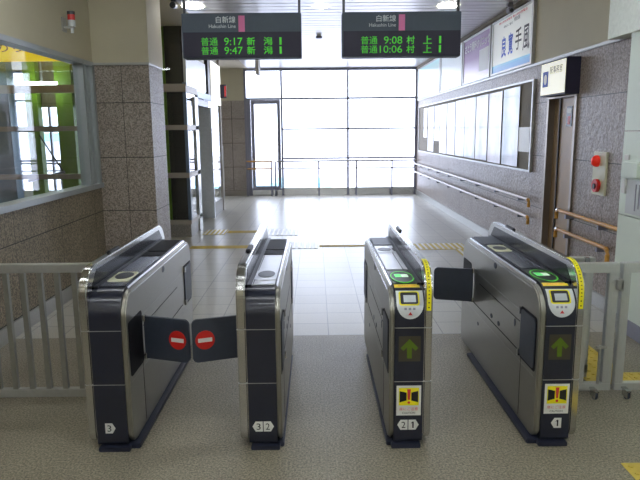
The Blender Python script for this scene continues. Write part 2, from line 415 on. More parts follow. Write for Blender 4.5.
# closing walls out of view
struct('wall_far_left', B(XO-.2, XO, -4, YB+.2, 0, CEI), M_cream)
struct('wall_behind', B(XO, 2.72, -4.2, -4, 0, CEI), M_cream)

# ================================================================ ticket gates
BR, BT, L_ = .14, .818, 1.573      # front radius, top height, length
def bend_pt(x, s, off):
    z1 = BT - BR
    if s <= z1: return Vector((x, -off, s))
    a = (s-z1)/BR
    if a < PI/2: return Vector((x, BR-(BR+off)*math.cos(a), z1+(BR+off)*math.sin(a)))
    return Vector((x, BR+(s-z1-BR*PI/2), BT+off))
def bend(bm, off):
    s = BT-BR
    while s < BT-BR+BR*PI/2+.02:
        bmesh.ops.bisect_plane(bm, geom=bm.verts[:]+bm.edges[:]+bm.faces[:], plane_co=(0, s, 0), plane_no=(0, 1, 0)); s += .011
    for v_ in bm.verts: v_.co = bend_pt(v_.co.x, v_.co.y, off)
    return bm
def decal(name, polys, m, parent, off=.0015, holes=None):
    """flat print or thin inlay in (x, s) wrapped on the gate's front"""
    bm = bmesh.new()
    for p in polys:
        if isinstance(p, tuple) and p[0] == 'ring':
            a, b = p[1], p[2]; n = len(a)
            A = [bm.verts.new((q[0], q[1], 0)) for q in a]; D = [bm.verts.new((q[0], q[1], 0)) for q in b]
            for i in range(n): bm.faces.new((A[i], A[(i+1) % n], D[(i+1) % n], D[i]))
        else: bm.faces.new([bm.verts.new((q[0], q[1], 0)) for q in p])
    bend(bm, off)
    return obj_raw(name, bm, m, parent, local=True)
def dtext(name, text, x0, x1, s0, s1, m, parent, off=.002, bold=0.0):
    bm = tflat(text, bold)
    for v_ in bm.verts: v_.co = Vector((x0+(x1-x0)*v_.co.x, s0+(s1-s0)*v_.co.y, 0))
    return obj_raw(name, bend(bm, off), m, parent, local=True)
def rect(a0, a1, b0, b1): return [(a0, b0), (a1, b0), (a1, b1), (a0, b1)]
def side_prof(zb, zt, rt_, rb, y0=0, y1=L_, n=10):
    out = []
    for cy_, cz, r, t0 in ((y1-rt_, zt-rt_, rt_, 0), (y0+rt_, zt-rt_, rt_, PI/2), (y0+rb, zb+rb, rb, PI), (y1-rb, zb+rb, rb, 1.5*PI)):
        for i in range(n+1):
            t = t0+PI/2*i/n; out.append((cy_+r*math.cos(t), cz+r*math.sin(t)))
    return out
def shield(name, num, cx, cs, dirn, parent):
    w_, h = .052, .054
    if dirn > 0: p = [(cx-w_/2, cs-h/2), (cx+w_/2-.016, cs-h/2), (cx+w_/2, cs), (cx+w_/2-.016, cs+h/2), (cx-w_/2, cs+h/2)]
    else: p = [(cx+w_/2, cs+h/2), (cx-w_/2+.016, cs+h/2), (cx-w_/2, cs), (cx-w_/2+.016, cs-h/2), (cx+w_/2, cs-h/2)]
    t = decal(name, [p], M_white, parent)
    o = -.005*dirn; wn = .020 if num != '1' else .010
    if num == '1':
        a, b, h_ = cx+o, .0036, .017
        decal('number', [[(a-b+.002, cs-h_), (a+b+.002, cs-h_), (a+b+.002, cs+h_), (a-b+.003, cs+h_), (a-b-.005, cs+h_*.55), (a-b-.003, cs+h_*.38), (a-b+.002, cs+h_*.60)]], M_blackt, t, off=.003)
        return
    dtext('number', num, cx+o-wn/2, cx+o+wn/2, cs-.017, cs+.017, M_blackt, t, off=.003, bold=.0)
def gate(Xi, s, label, nums, ic, W=.215, b0=.026, b1=.168, kick=.03, pockets=(1, 1)):
    t = thing('ticket_gate', label, 'ticket gate', (Xi, 2.867, 0), 'automatic ticket gates')
    X = lambda u: s*u
    def bx(*u): return sorted((X(u[0]), X(u[1])))
    # plinth
    bm = bmesh.new(); a, b = bx(b0-.012, b1-.01); box(bm, a, b, -.022, .3, 0, .023, bev=.003); a, b = bx(-kick, b1-.014); box(bm, a, b, 0.01, 1.25, 0, .025, bev=.004)
    obj('plinth', bm, M_kick, t, local=True)
    # inner side skin with the rounded bright bezel
    a, b = bx(.0, b0-.001)
    sk = obj('side_panel', prismX(bmesh.new(), side_prof(.026, .806, .135, .07), a, b, bev=.007), M_side, t, local=True, smooth=True)
    a, b = bx(b0, b1)
    obj('front_body', prismX(bmesh.new(), side_prof(.024, BT, BR, .02), a, b), M_black, t, local=True, smooth=True)
    a, b = bx(b1+.001, W)
    pl = obj('raised_side_plate', prismX(bmesh.new(), side_prof(.030, .928, .150, .06, n=14), a, b, bev=.006), M_steel, t, local=True, smooth=True)
    # bright edge strip along the skin
    # horizontal joints
    bm = bmesh.new()
    for z in (.345, .622):
        a, b = bx(b0-.001, W+.0008); box(bm, a, b, -.0012, .05, z, z+.0035)
        a, b = bx(-.001, .02); box(bm, a, b, .04, L_-.04, z, z+.002)
    obj('joint_line', bm, M_dull, t, local=True)
    # seams and fittings on the inner side
    bm = bmesh.new(); e0, e1 = bx(-.0015, .005)
    for (y0, y1, z0, z1) in ((.24, 1.24, .397, .402), (.28, 1.1, .560, .5635), (.24, .242, .05, .398)): box(bm, e0, e1, y0, y1, z0, z1)
    obj('panel_seam', bm, M_recess, t, local=True)
    e0, e1 = bx(-.002, .004)
    for (cy_, cz, ry, rz) in ((1.1, .285, .018, .012), (.80, .432, .022, .014), (.65, .43, .022, .014), (.36, .53, .012, .022), (.76, .76, .03, .018)):
        obj('lock_recess', prism(bmesh.new(), ellipse(cy_, cz, ry, rz, 16), 'x', e0, e1), M_flap, t, local=True)
    # door pockets with their frames
    for k, (py0, py1) in enumerate(((.03, .262), (1.31, 1.54))):
        e0, e1 = bx(-.002, .004)
        obj('flap_pocket', prism(bmesh.new(), rrect(py0, py1, .372, .655, .02), 'x', e0, e1), M_recess, t, local=True)
        if pockets[k]:
            e0, e1 = bx(-.006, .0)
            p = obj('folded_flap', prism(bmesh.new(), rrect(py0+.012, py1-.008, .385, .642, .025), 'x', e0, e1), M_flap, t, local=True)
            hy = py1-.012 if k == 0 else py0+.004
            e0, e1 = bx(-.014, 0)
            for z in (.380, .612): obj('hinge', boxes((e0, e1, hy, hy+.018, z, z+.036)), M_steel, p, local=True)
    cs_ = [(X(-.0015), .786), (X(.022), .8135), (X(.026), .812), (X(.026), .78)]
    obj('edge_trim', prism(bmesh.new(), cs_, 'y', .125, L_-.125), M_trim, t, local=True)
    a, b = bx(b1-.022, b1+.0005)
    obj('deck_channel', boxes((a, b, .10, L_-.10, BT-.004, BT+.0066)), M_dark, t, local=True)
    a, b = bx(b1-.0005, b1+.002)
    obj('plate_inset', prism(bmesh.new(), [(.085, .80), (L_-.085, .80), (L_-.085, .83), (L_-.16, .898), (.16, .898), (.085, .83)], 'x', a, b), M_inset, t, local=True)
    a, b = bx(b0+.006, b1-.004)
    if ic:
        obj('top_deck', boxes((a, b, .42, L_-.14, BT-.001, BT+.004)), M_top_glare if abs(Xi) < .5 else M_top, t, local=True)
        sl = bx(b1-.05, b1-.046); obj('deck_groove', boxes((sl[0], sl[1], .40, 1.35, BT+.003, BT+.0052)), M_dark, t, local=True)
    else:
        obj('top_deck', boxes((a, b, .075+.04, L_-.14, BT-.001, BT+.004)), M_top_glare if abs(Xi) < .5 else M_top, t, local=True)
        sl = bx(b1-.03, b1-.026); obj('deck_groove', boxes((sl[0], sl[1], .12, 1.35, BT+.003, BT+.0052)), M_dark, t, local=True)
    mid = (X(b0)+X(b1))/2 - s*.012
    if not ic:
        rp = obj('reader_plate', prism(bmesh.new(), rrect(mid-.06, mid+.05, .20, .42, .02), 'z', BT+.003, BT+.0065), M_ivory if abs(Xi) > .5 else M_top_glare, t, local=True)
        obj('reader_lens', prism(bmesh.new(), ellipse(mid-.003, .325, .045, .075), 'z', BT+.006, BT+.0085), M_dark, rp, local=True)
        a, b = bx(b0+.004, b1-.022)
        obj('rear_display', boxes((a, b, .86, .99, BT+.002, BT+.007), (a, b, 1.01, 1.40, BT+.002, BT+.009), bev=.001), M_recess, t, local=True)
    else:
        rp = obj('reader_plate', prism(bmesh.new(), rrect(mid-.055, mid+.05, .88, 1.1, .02), 'z', BT+.003, BT+.0065), M_ivory if abs(Xi) > .5 else M_top_glare, t, local=True)
        obj('reader_lens', prism(bmesh.new(), ellipse(mid-.003, .985, .042, .055), 'z', BT+.006, BT+.0085), M_dark, rp, local=True)
        obj('ticket_slot', prism(bmesh.new(), ellipse(X(b1)-s*.022, .99, .018, .045), 'z', BT+.003, BT+.0075), M_dark, t, local=True)
        a, b = bx(b0+.004, b1-.004)
        obj('rear_display', boxes((a, b, 1.14, 1.42, BT+.002, BT+.008), bev=.001), M_flap, t, local=True)
    # small grip on top of the raised plate
    a, b = bx(b1+.012, W-.006)
    gy = 1.05 if ic else .42
    obj('plate_grip', boxes((a, b, gy, gy+.16, .924, .941), bev=.005), M_dark, t, local=True)
    # front markings
    fc = (X(b0)+X(b1))/2
    if len(nums) == 2:
        shield('number_sign', nums[0], fc-.028, .118, -1, t); shield('number_sign', nums[1], fc+.028, .118, 1, t)
    else: shield('number_sign', nums[0], fc+(-.008 if s < 0 else .006), .118, -s, t)
    if ic:
        # display with a green arrow
        p = decal('arrow_display', [rect(fc-.052, fc+.056, .452, .582)], M_disp, t)
        decal('arrow', [[(fc-.011, .468), (fc+.013, .468), (fc+.013, .525), (fc+.030, .507), (fc+.045, .521), (fc+.001, .568), (fc-.043, .521), (fc-.028, .507), (fc-.011, .525)]], M_arrow, p, off=.003)
        # caution sticker
        p = decal('caution_sticker', [rect(fc-.060, fc+.063, .168, .326)], M_white, t)
        decal('pictogram_ground', [rect(fc-.048, fc+.052, .222, .315)], M_yel, p, off=.003)
        decal('pictogram_flap', [[(fc-.044, .238), (fc-.030, .243), (fc-.010, .248), (fc-.010, .290), (fc-.030, .295), (fc-.044, .298)]], M_blackt, p, off=.004)
        decal('pictogram_flap', [[(fc+.048, .238), (fc+.034, .243), (fc+.014, .248), (fc+.014, .290), (fc+.034, .295), (fc+.048, .298)]], M_blackt, p, off=.004)
        decal('exclamation_mark', [[(fc-.003, .252), (fc+.007, .252), (fc+.011, .308), (fc-.007, .308)], ellipse(fc+.002, .238, .007, .007, 14)], M_redt, p, off=.005)
        dtext('sticker_text', '扉にご注意', fc-.045, fc+.048, .195, .212, M_redt, p, off=.003)
        dtext('sticker_text', 'CAUTION', fc-.03, fc+.034, .177, .187, M_blackt, p, off=.003)
        # pale oval ticket panel with slot
        lo = [(fc+.003-.066, .815), (fc+.003+.066, .815)] + [(fc+.003+.066*math.cos(-PI*i/16), .745+.077*math.sin(-PI*i/16)) for i in range(17)]
        p = decal('ticket_panel', [lo], M_lgrey, t)
        decal('slot_border', [rrect(fc-.050, fc+.050, .734, .809, .012)], M_yel, p, off=.003)
        q = decal('ticket_slot', [rrect(fc-.043, fc+.043, .741, .802, .009)], M_dark, p, off=.0045)
        decal('slot_tray', [rect(fc-.028, fc+.032, .750, .785)], M_framel, q, off=.006)
        decal('red_triangle', [[(fc-.008, .688), (fc+.014, .688), (fc+.003, .704)]], M_redt, p, off=.003)
        for k in range(3): decal('icon', [rect(fc-.026+.021*k, fc-.014+.021*k, .713, .724)], M_frame, p, off=.003)
        p = decal('yellow_strip', [rect(fc-.066, fc+.060, .836, .866)], M_yel2, t)
        dtext('strip_text', '切符をお入れください', fc-.045, fc+.04, .844, .858, M_redt, p, off=.003)
        # touch reader: green ring and screen
        cs = 1.0; cx = fc-s*.006
        p = decal('touch_reader', [ellipse(cx, cs, .056, .118)], M_dark, t, off=.003)
        decal('green_ring', [('ring', ellipse(cx, cs, .060, .128, 48), ellipse(cx, cs, .0535, .115, 48))], M_green_e, p, off=.0045)
        q = decal('screen', [rect(cx-.036, cx+.034, .99, 1.055)], M_scr, p, off=.0045)
        decal('screen_left', [rect(cx-.036, cx-.002, .99, 1.055)], M_scr2, q, off=.006)
        # yellow warning tape over the end of the raised plate
        bm = bmesh.new(); rr = .150; n = 26
        u0, u1 = W-.031, W-.008
        prev = None; pts = []
        z = .71
        while z < .778: pts.append((-.002, z)); z += .012
        for i in range(n+1):
            a_ = PI/2*i/n; pts.append((rr-(rr+.002)*math.cos(a_), .778+(rr+.002)*math.sin(a_)))
        pts.append((rr+.03, .930))
        for y_, z_ in pts:
            cur = (bm.verts.new((X(u0), y_, z_)), bm.verts.new((X(u1), y_, z_)))
            if prev: bm.faces.new((prev[0], prev[1], cur[1], cur[0]))
            prev = cur
        tp = obj_raw('warning_tape', bm, M_yel, t, local=True)
        bm = bmesh.new(); um = (u0+u1)/2
        for i in range(1, len(pts)-1, 2):
            (y0_, z0_), (y1_, z1_) = pts[i], pts[i+1]
            e = .001
            bm.faces.new([bm.verts.new((X(um+dx), yy-e, zz+e)) for dx, yy, zz in ((-.0035, y0_, z0_), (.0035, y0_, z0_), (.003, (y0_+y1_)/2, (z0_+z1_)/2), (-.003, (y0_+y1_)/2, (z0_+z1_)/2))])
        obj_raw('tape_marking', bm, M_blackt, tp, local=True)
    return t
def flap(parent, hx, hy, tx, ty, z0, z1, disc, side):
    """door leaf from its hinge (hx,hy) to its tip (tx,ty), all in the gate's own coordinates"""
    h = Vector((hx, hy, 0)); v = Vector((tx-hx, ty-hy, 0)); Ln = v.length; d_ = v.normalized(); n_ = Vector((-d_.y, d_.x, 0))
    if n_.y > 0: n_ = -n_
    pts = []
    out = rrect(0, Ln, z0, z1, .028, 6)
    # square corners at the hinge
    pts = [p for p in out if p[0] > Ln/2]; pts = [p for p in out]
    def P(p, o): return h + d_*p[0] + n_*o + Vector((0, 0, p[1]))
    def pr(pl, o0, o1):
        bm = bmesh.new(); A = [bm.verts.new(P(p, o0)) for p in pl]; D = [bm.verts.new(P(p, o1)) for p in pl]
        bm.faces.new(A); bm.faces.new(D[::-1]); n = len(pl)
        for i in range(n): bm.faces.new((A[i], D[i], D[(i+1) % n], A[(i+1) % n]))
        return bm
    tipc = [(0, z0), (Ln-.028, z0)] + [(Ln-.028+.028*math.sin(PI/2*i/6), z0+.028-.028*math.cos(PI/2*i/6)) for i in range(1, 7)] + \
           [(Ln-.028+.028*math.cos(PI/2*i/6), z1-.028+.028*math.sin(PI/2*i/6)) for i in range(7)] + [(0, z1)]
    fl_ = obj('flap', pr(tipc, -.008, .008), M_flap, parent, local=True)
    if disc:
        cu = Ln-.066; cz = (z0+z1)/2+.003
        q = obj('no_entry_disc', pr(ellipse(cu, cz, .051, .051, 40), .008, .0095), M_red, fl_, local=True)
        obj('white_bar', pr(rrect(cu-.037, cu+.037, cz-.011, cz+.011, .002, 2), .0095, .0105), M_white, q, local=True)
    for z in (z0-.004, z1-.028): obj('hinge', T([h+Vector((0, 0, z)), h+Vector((0, 0, z+.032))], .011, 12), M_steel, fl_, local=True, smooth=True)
g3 = gate(-.928, -1, 'leftmost ticket gate numbered 3, joined to the steel railing on the left', ['3'], False, pockets=(0, 1), b1=.180, W=.222)
flap(g3, .008, .283, .262, .195, .382, .615, True, 1)
g32 = gate(-.180, -1, 'narrow ticket gate numbered 3 and 2 with a no entry flap on its left', ['3', '2'], False, kick=.008, b0=.024, b1=.166, W=.212)
flap(g32, -.216, .283, -.472, .195, .382, .615, True, -1)
g21 = gate(.355, 1, 'ticket gate numbered 2 and 1 with green arrow and touch reader', ['2', '1'], True, kick=.01, b0=.024, b1=.168, W=.208)
g1 = gate(1.086, 1, 'rightmost ticket gate numbered 1 with green arrow, beside the rolling barrier', ['1'], True, b0=.032, b1=.176, pockets=(1, 0))
flap(g1, -.006, 1.245, -.262, 1.318, .40, .63, False, 1)

# ================================================================ railings
t = thing('steel_railing', 'brushed steel railing of vertical bars between left wall and gate 3', 'railing', (-1.8, 3.45, 0))
obj('top_rail', B(XL+.03, -1.152, 3.425, 3.475, .79, .84, bev=.004), M_dull, t)
obj('bottom_rail', B(XL+.03, -1.152, 3.43, 3.47, .035, .085, bev=.004), M_dull, t)
x = -1.395
while x > XL+.08:
    obj('bar', B(x-.014, x+.014, 3.436, 3.464, .085, .79), M_fence, t); x -= .0983
obj('bar', B(-1.297-.014, -1.297+.014, 3.436, 3.464, .085, .79), M_fence, t)
for xx in (XL+.06, -1.20): obj('foot', B(xx-.02, xx+.02, 3.425, 3.475, 0, .035), M_dull, t)
def barrier(x0, x1, label, bars, wheelx):
    t = thing('barrier_gate', label, 'barrier', ((x0+x1)/2, 3.45, 0), 'rolling steel barrier leaves right of the gates')
    obj('top_rail', B(x0, x1, 3.425, 3.475, .755, .81, bev=.003), M_steelv, t)
    obj('bottom_rail', B(x0, x1, 3.43, 3.47, .035, .08, bev=.003), M_steelv, t)
    for a, b in bars: obj('post', B(a, b, 3.43, 3.47, .08, .755, bev=.003), M_steelv, t)
    for wx in wheelx:
        c = obj('caster', boxes((wx-.012, wx-.008, 3.36, 3.42, .015, .055), (wx+.008, wx+.012, 3.36, 3.42, .015, .055), (wx-.014, wx+.014, 3.36, 3.432, .050, .06)), M_steel, t)
        obj('wheel', T([(wx-.007, 3.385, .022), (wx+.007, 3.385, .022)], .022, 20), M_flap, c)
    return t
ba = barrier(1.31, 1.745, 'steel barrier leaf joined to the rightmost ticket gate', ((1.40, 1.42), (1.545, 1.58), (1.69, 1.745)), (1.63,))
obj('latch', boxes((1.725, 1.762, 3.40, 3.424, .66, .715), (1.745, 1.762, 3.40, 3.48, .65, .72), bev=.003), M_dull, ba)
obj('bolt', boxes((1.64, 1.70, 3.418, 3.430, .30, .315), (1.655, 1.665, 3.415, 3.430, .08, .32)), M_dull, ba)
barrier(1.765, 2.37, 'steel barrier leaf against the pale panelled wall at right', ((1.765, 1.815), (2.12, 2.15), (2.33, 2.37)), (1.82, 2.25))
# lower frame parked behind gate 1
t = thing('parked_barrier', 'grey steel barrier frame parked behind the rightmost ticket gate', 'barrier', (1.6, 3.75, 0))
obj('top_rail', B(1.33, 1.73, 3.70, 3.76, .725, .785, bev=.003), M_dull, t)
obj('panel', B(1.35, 1.60, 3.72, 3.74, .09, .725), M_bluegrey, t)
obj('bottom_rail', B(1.33, 1.73, 3.71, 3.75, .03, .09, bev=.003), M_dull, t)
for a in (1.33, 1.69): obj('post', B(a, a+.035, 3.71, 3.75, .0, .725), M_steelv, t)
for a in (1.50, 1.66): obj('clip', B(a, a+.03, 3.69, 3.72, .755, .79, bev=.003), M_steel, t)

# ================================================================ tactile paving
def tactile(name, x0, x1, y0, y1, label, group, m, kind):
    t = thing(name, label, 'tactile paving', ((x0+x1)/2, (y0+y1)/2, 0), group)
    obj('base_sheet', B(x0, x1, y0, y1, 0, .003), m, t)
    bm = bmesh.new(); 
    if kind == 'bars_y':
        n = max(1, round((x1-x0)/.075))
        for i in range(n): box(bm, x0+(i+.3)*(x1-x0)/n, x0+(i+.7)*(x1-x0)/n, y0+.01, y1-.01, .003, .008)
    elif kind == 'bars_x':
        n = max(1, round((y1-y0)/.075))
        for i in range(n): box(bm, x0+.01, x1-.01, y0+(i+.3)*(y1-y0)/n, y0+(i+.7)*(y1-y0)/n, .003, .008)
    else:
        nx, ny = round((x1-x0)/.06), round((y1-y0)/.06)
        for i in range(nx):
            for j in range(ny):
                cx, cy_ = x0+(i+.5)*(x1-x0)/nx, y0+(j+.5)*(y1-y0)/ny
                prism(bm, ellipse(cx, cy_, .013, .013, 8), 'z', .003, .008)
    obj('raised_pattern', bm, M_tact_glare if kind in ('bars_y', 'bars_w') else m, t)
    return t
GT = 'yellow tactile paving on the floor'
tactile('tactile_paving', -1.75, -.45, 8.30, 8.50, 'long yellow guide strip nearest the gates, left of the middle aisle', GT, M_yelt, 'bars_x')
tactile('tactile_paving', -1.42, -.95, 9.62, 9.82, 'short yellow guide strip further back, right of the striped square', GT, M_yelt, 'bars_x')
tactile('tactile_paving', -1.78, -1.43, 9.45, 9.95, 'yellow striped square beside the glass lift corner', GT, M_yelt, 'bars_y')
tactile('tactile_paving', -.78, -.28, 9.30, 9.95, 'pale glaring striped block behind the gate numbered 3 and 2, further one', GT, M_glare_base, 'bars_y')
tactile('tactile_paving', -.42, .03, 8.22, 8.72, 'pale glaring striped block behind the gate numbered 3 and 2, nearer one', GT, M_glare_base, 'bars_y')
tactile('tactile_paving', .04, 1.28, 8.34, 8.46, 'thin faded guide strip crossing the middle aisle', GT, M_yelt, 'bars_x')
tactile('tactile_paving', 1.30, 2.05, 8.05, 8.50, 'yellow striped block behind the rightmost gate', GT, M_yelt, 'bars_y')
tactile('tactile_paving', 1.86, 2.12, 7.0, 8.04, 'pale striped run leading from the striped block towards the gates at right', GT, M_yelt, 'bars_y')
tactile('tactile_paving', 1.70, 2.00, 3.60, 4.33, 'yellow studded run behind the steel barrier at right', GT, M_yelt, 'dots')
tactile('tactile_paving', 2.005, 2.12, 3.60, 3.78, 'small yellow studded piece behind the right barrier leaf', GT, M_yelt, 'dots')
tactile('tactile_paving', 1.44, 2.05, 2.30, 2.68, 'yellow studded block at the bottom right corner, in front of the barrier', GT, M_yelt, 'dots')

# ================================================================ hanging departure boards
def dboard(x0, label, rows):
    x1 = x0+1.118; z0, z1, y = 2.262, 2.668, 6.0
    t = thing('departure_board', label, 'departure board', (x0+.56, y, z1), 'departure boards hanging over the gates')
    obj('housing', B(x0, x1, y, y+.16, z0, z1, bev=.006), M_signh, t)
    obj('display_panel', B(x0+.012, x1-.004, y-.004, y, z0+.006, z1-.172), M_signp, t)
    for xx in (x0+.018, x1-.018): obj('hanger_rod', B(xx-.012, xx+.012, y+.06, y+.09, z1, CEI), M_dark, t)
    px = 1.118/120.
    X = lambda p: x0+(p-181)*px
    Z = lambda p: z1-(p-13)*.406/44.3
    def tx(s_, p0, p1, q0, q1, m, b=.0, yy=y-.0055): ttext('lettering', s_, (X(p0), yy, Z(q1)), (X(p1)-X(p0), 0, 0), (0, 0, Z(q0)-Z(q1)), m, t, b)
    obj('line_colour_bar', B(X(238), X(244.3), y-.003, y, Z(31.5), Z(15.8)), M_pink, t)
    tx('白新線', 215.5, 235.2, 16.2, 22.8, M_signt, .01, y-.002); tx('Hakushin Line', 208.3, 235.2, 24.2, 27.6, M_signt, .0, y-.002)
    for (r, (tm, d1, d2)) in enumerate(rows):
        q0, q1 = (37, 44.9) if r == 0 else (46, 53.8)
        tx('普通', 200, 216.6, q0, q1, M_led, .0); 
        tx(tm, 223.2 if len(tm) == 4 else 219, 241.6, q0+.3, q1-.3, M_led, .0)
        tx(d1, 246, 254.2, q0, q1, M_led, .012); tx(d2, 262.8, 271.6, q0, q1, M_led, .012); tx('1', 278.8, 281.0, q0+.3, q1-.3, M_led, .0)
dboard(-1.236, 'left departure board hanging from the ceiling, showing 9:17 and 9:47', (('9:17', '新', '潟'), ('9:47', '新', '潟')))
dboard(.264, 'right departure board hanging from the ceiling, showing 9:08 and 10:06', (('9:08', '村', '上'), ('10:06', '村', '上')))

# ================================================================ ceiling fittings
def downlight(x, y, label, r=.11):
    t = thing('ceiling_downlight', label, 'ceiling light', (x, y, CEI), 'round ceiling downlights')
    bm = bmesh.new(); a = ellipse(x, y, r+.02, r+.02, 40); b = ellipse(x, y, r, r, 40)
    for z in (CEI-.012, CEI-.002):
        A = [bm.verts.new((p[0], p[1], z)) for p in a]; D = [bm.verts.new((p[0], p[1], z)) for p in b]
        for i in range(40): bm.faces.new((A[i], A[(i+1) % 40], D[(i+1) % 40], D[i]))
    obj('trim_ring', bm, M_white, t)
    obj('lens', prism(bmesh.new(), ellipse(x, y, r, r, 40), 'z', CEI-.010, CEI-.003), M_lamp, t)
downlight(-1.477, 7.9, 'round downlight above the left departure board', .13)
downlight(.091, 7.99, 'small round downlight between the two departure boards', .085)
downlight(1.676, 8.0, 'round downlight above the right departure board', .13)
# fluorescent battens over the near concourse and behind the camera
for k, (x, y) in enumerate([(a, b) for b in (4.3, 2.0, .6, -.8, -2.4) for a in (-1.5, 0, 1.5)] + [(-3.9, 3.5), (-6, 3.5)]):
    t = thing('fluorescent_lamp', 'white fluorescent ceiling batten over the ticket gates', 'ceiling light', (x, y, CEI), 'fluorescent battens above the concourse')
    obj('housing', B(x-.62, x+.62, y-.07, y+.07, CEI-.03, CEI-.001), M_white, t)
    obj('tube', B(x-.60, x+.60, y-.045, y+.045, CEI-.055, CEI-.03, bev=.01), M_tube, t)
t = thing('smoke_detector', 'small round grey detector on the ceiling between the boards', 'smoke detector', (.081, 10.27, CEI))
bm = bmesh.new(); prism(bm, ellipse(.081, 10.27, .05, .05, 24), 'z', CEI-.05, CEI-.02); obj('body', bm, M_outg, t)
obj('base', prism(bmesh.new(), ellipse(.081, 10.27, .035, .035, 24), 'z', CEI-.02, CEI), M_white, t)
# edge-on hanging sign seen left of the middle
t = thing('hanging_sign', 'narrow grey hanging sign seen edge on behind the left board', 'hanging sign', (-.86, 10.0, CEI))
obj('hanger_rod', T([(-.868, 9.75, CEI), (-.868, 9.75, 2.75)], .012), M_dull, t)
obj('panel', B(-.893, -.843, 9.58, 9.9, 2.44, 2.80, bev=.006), M_beam, t)
def camera_dome(x, y, label, m):
    t = thing('security_camera', label, 'security camera', (x, y, CEI), 'small ceiling cameras')
    obj('mount', B(x-.03, x+.03, y-.03, y+.03, CEI-.05, CEI), m, t)
    bm = T([(x, y+.03, CEI-.09), (x, y-.08, CEI-.10)], .035, 16); obj('camera_body', bm, m, t)
    obj('lens', T([(x, y-.08, CEI-.10), (x, y-.09, CEI-.101)], .022, 16), M_dark, t)
camera_dome(2.40, 7.87, 'small grey security camera above the white advert at right', M_outg)
camera_dome(-1.60, 7.40, 'small dark security camera at the top edge above the left board', M_dark)
# dark rail where the ceiling meets the right wall
struct('trim_3', B(XR-.05, XR, 5.3, YB, 3.045, CEI), M_cork)

# ================================================================ right wall fittings
def hrail(name, pts_y, z, m, label, grp, capm, x=XR-.075):
    y0, y1 = pts_y
    t = thing(name, label, 'handrail', (x, (y0+y1)/2, z), grp)
    obj('rail', T([(x, y0+.03, z), (x, y1, z)], .018, 14), m, t, smooth=True)
    obj('end_elbow', T([(x, y0+.035, z), (x, y0+.008, z-.012), (x, y0, z-.04), (x, y0, z-.085)], .019, 12), capm, t, smooth=True)
    y = y0+.35
    while y < y1-.1:
        obj('bracket', boxes((x-.008, XR, y-.012, y+.012, z-.045, z-.03), (x-.008, x+.008, y-.012, y+.012, z-.04, z-.012)), M_frame, t); y += 1.0
    return t
G1 = 'long pale handrails on the right wall'; G2 = 'wooden handrails near the door'
hrail('handrail', (7.02, 15.3), .775, M_rail_glare, 'upper long pale handrail under the poster board', G1, M_wood)
hrail('handrail', (7.02, 15.3), .575, M_rail_glare, 'lower long pale handrail under the poster board', G1, M_wood)
def wrail(z, label, down):
    x = XR-.075
    t = thing('handrail', label, 'handrail', (x, 5.6, z), G2)
    obj('rail', T([(x, 6.16, z), (x, 4.86 if not down else 5.08, z)], .018, 14), M_wood, t, smooth=True)
    obj('end_elbow', T([(x, 6.16, z), (x, 6.185, z-.01), (x, 6.19, z-.04), (x, 6.19, z-.09)], .019, 12), M_wood, t, smooth=True)
    obj('end_cap', T([(x, 6.135, z+.001), (x, 6.165, z+.001)], .021, 12), M_steel, t)
    if down: obj('end_elbow', T([(x, 5.10, z), (x, 5.065, z-.012), (x, 5.055, z-.05), (x, 5.055, z-.16)], .019, 12), M_wood, t, smooth=True)
    for y in (5.25, 5.95): obj('bracket', B(x-.008, XR, y-.015, y+.015, z-.06, z-.02), M_frame, t)
wrail(.765, 'upper wooden handrail between the brown door and the pale wall', False)
wrail(.572, 'lower wooden handrail between the brown door and the pale wall', True)
# alarm plate with two red lamps
t = thing('alarm_panel', 'ivory wall plate with two red domes, right of the brown door', 'alarm panel', (XR, 5.44, 1.0))
obj('plate', B(XR-.02, XR, 5.31, 5.56, .992, 1.372, bev=.004), M_ivory, t)
bm = bmesh.new(); bmesh.ops.create_uvsphere(bm, u_segments=20, v_segments=12, radius=.052)
for v_ in bm.verts: v_.co = Vector((v_.co.x*.9+XR-.03, v_.co.y+5.47, v_.co.z+1.29))
obj('red_lamp', bm, M_red_l, t, smooth=True)
bm = T([(XR-.02, 5.44, 1.075), (XR-.05, 5.44, 1.075)], .058, 28)
q = obj('bell_ring', bm, M_red, t); obj('bell_button', T([(XR-.05, 5.44, 1.07), (XR-.058, 5.44, 1.07)], .026, 20), M_blackt, q)
# lit sign box over the door
t = thing('lit_sign', 'white lit sign box with blue pictogram above the brown door', 'sign', (2.45, 6.3, 2.08))
obj('housing', B(2.392, XR, 5.99, 6.645, 1.905, 2.25, bev=.004), M_signp, t)
M_sgn = emis('sign_face_glow', (240, 238, 216), .4)
obj('face', B(2.386, 2.392, 6.005, 6.63, 1.922, 2.235), M_sgn, t)
p = obj('pictogram', B(2.384, 2.386, 6.43, 6.575, 2.00, 2.155), M_blue, t)
obj('pictogram_disc', prism(bmesh.new(), ellipse(6.50, 2.075, .042, .05), 'x', 2.382, 2.384), M_white, p)
ttext('lettering', '駅事務室', (2.3845, 6.39, 2.12), (0, -.32, 0), (0, 0, .075), M_blackt, t)
t = thing('door_notice', 'small red and white notice on the brown door', 'notice', (XR+.05, 6.3, 1.6))
obj('paper', B(XR+.044, XR+.05, 6.24, 6.38, 1.60, 1.80), M_dark, t); obj('red_mark', B(XR+.042, XR+.044, 6.28, 6.34, 1.62, 1.70), M_red, t); obj('white_mark', B(XR+.042, XR+.044, 6.26, 6.36, 1.73, 1.78), M_white, t)

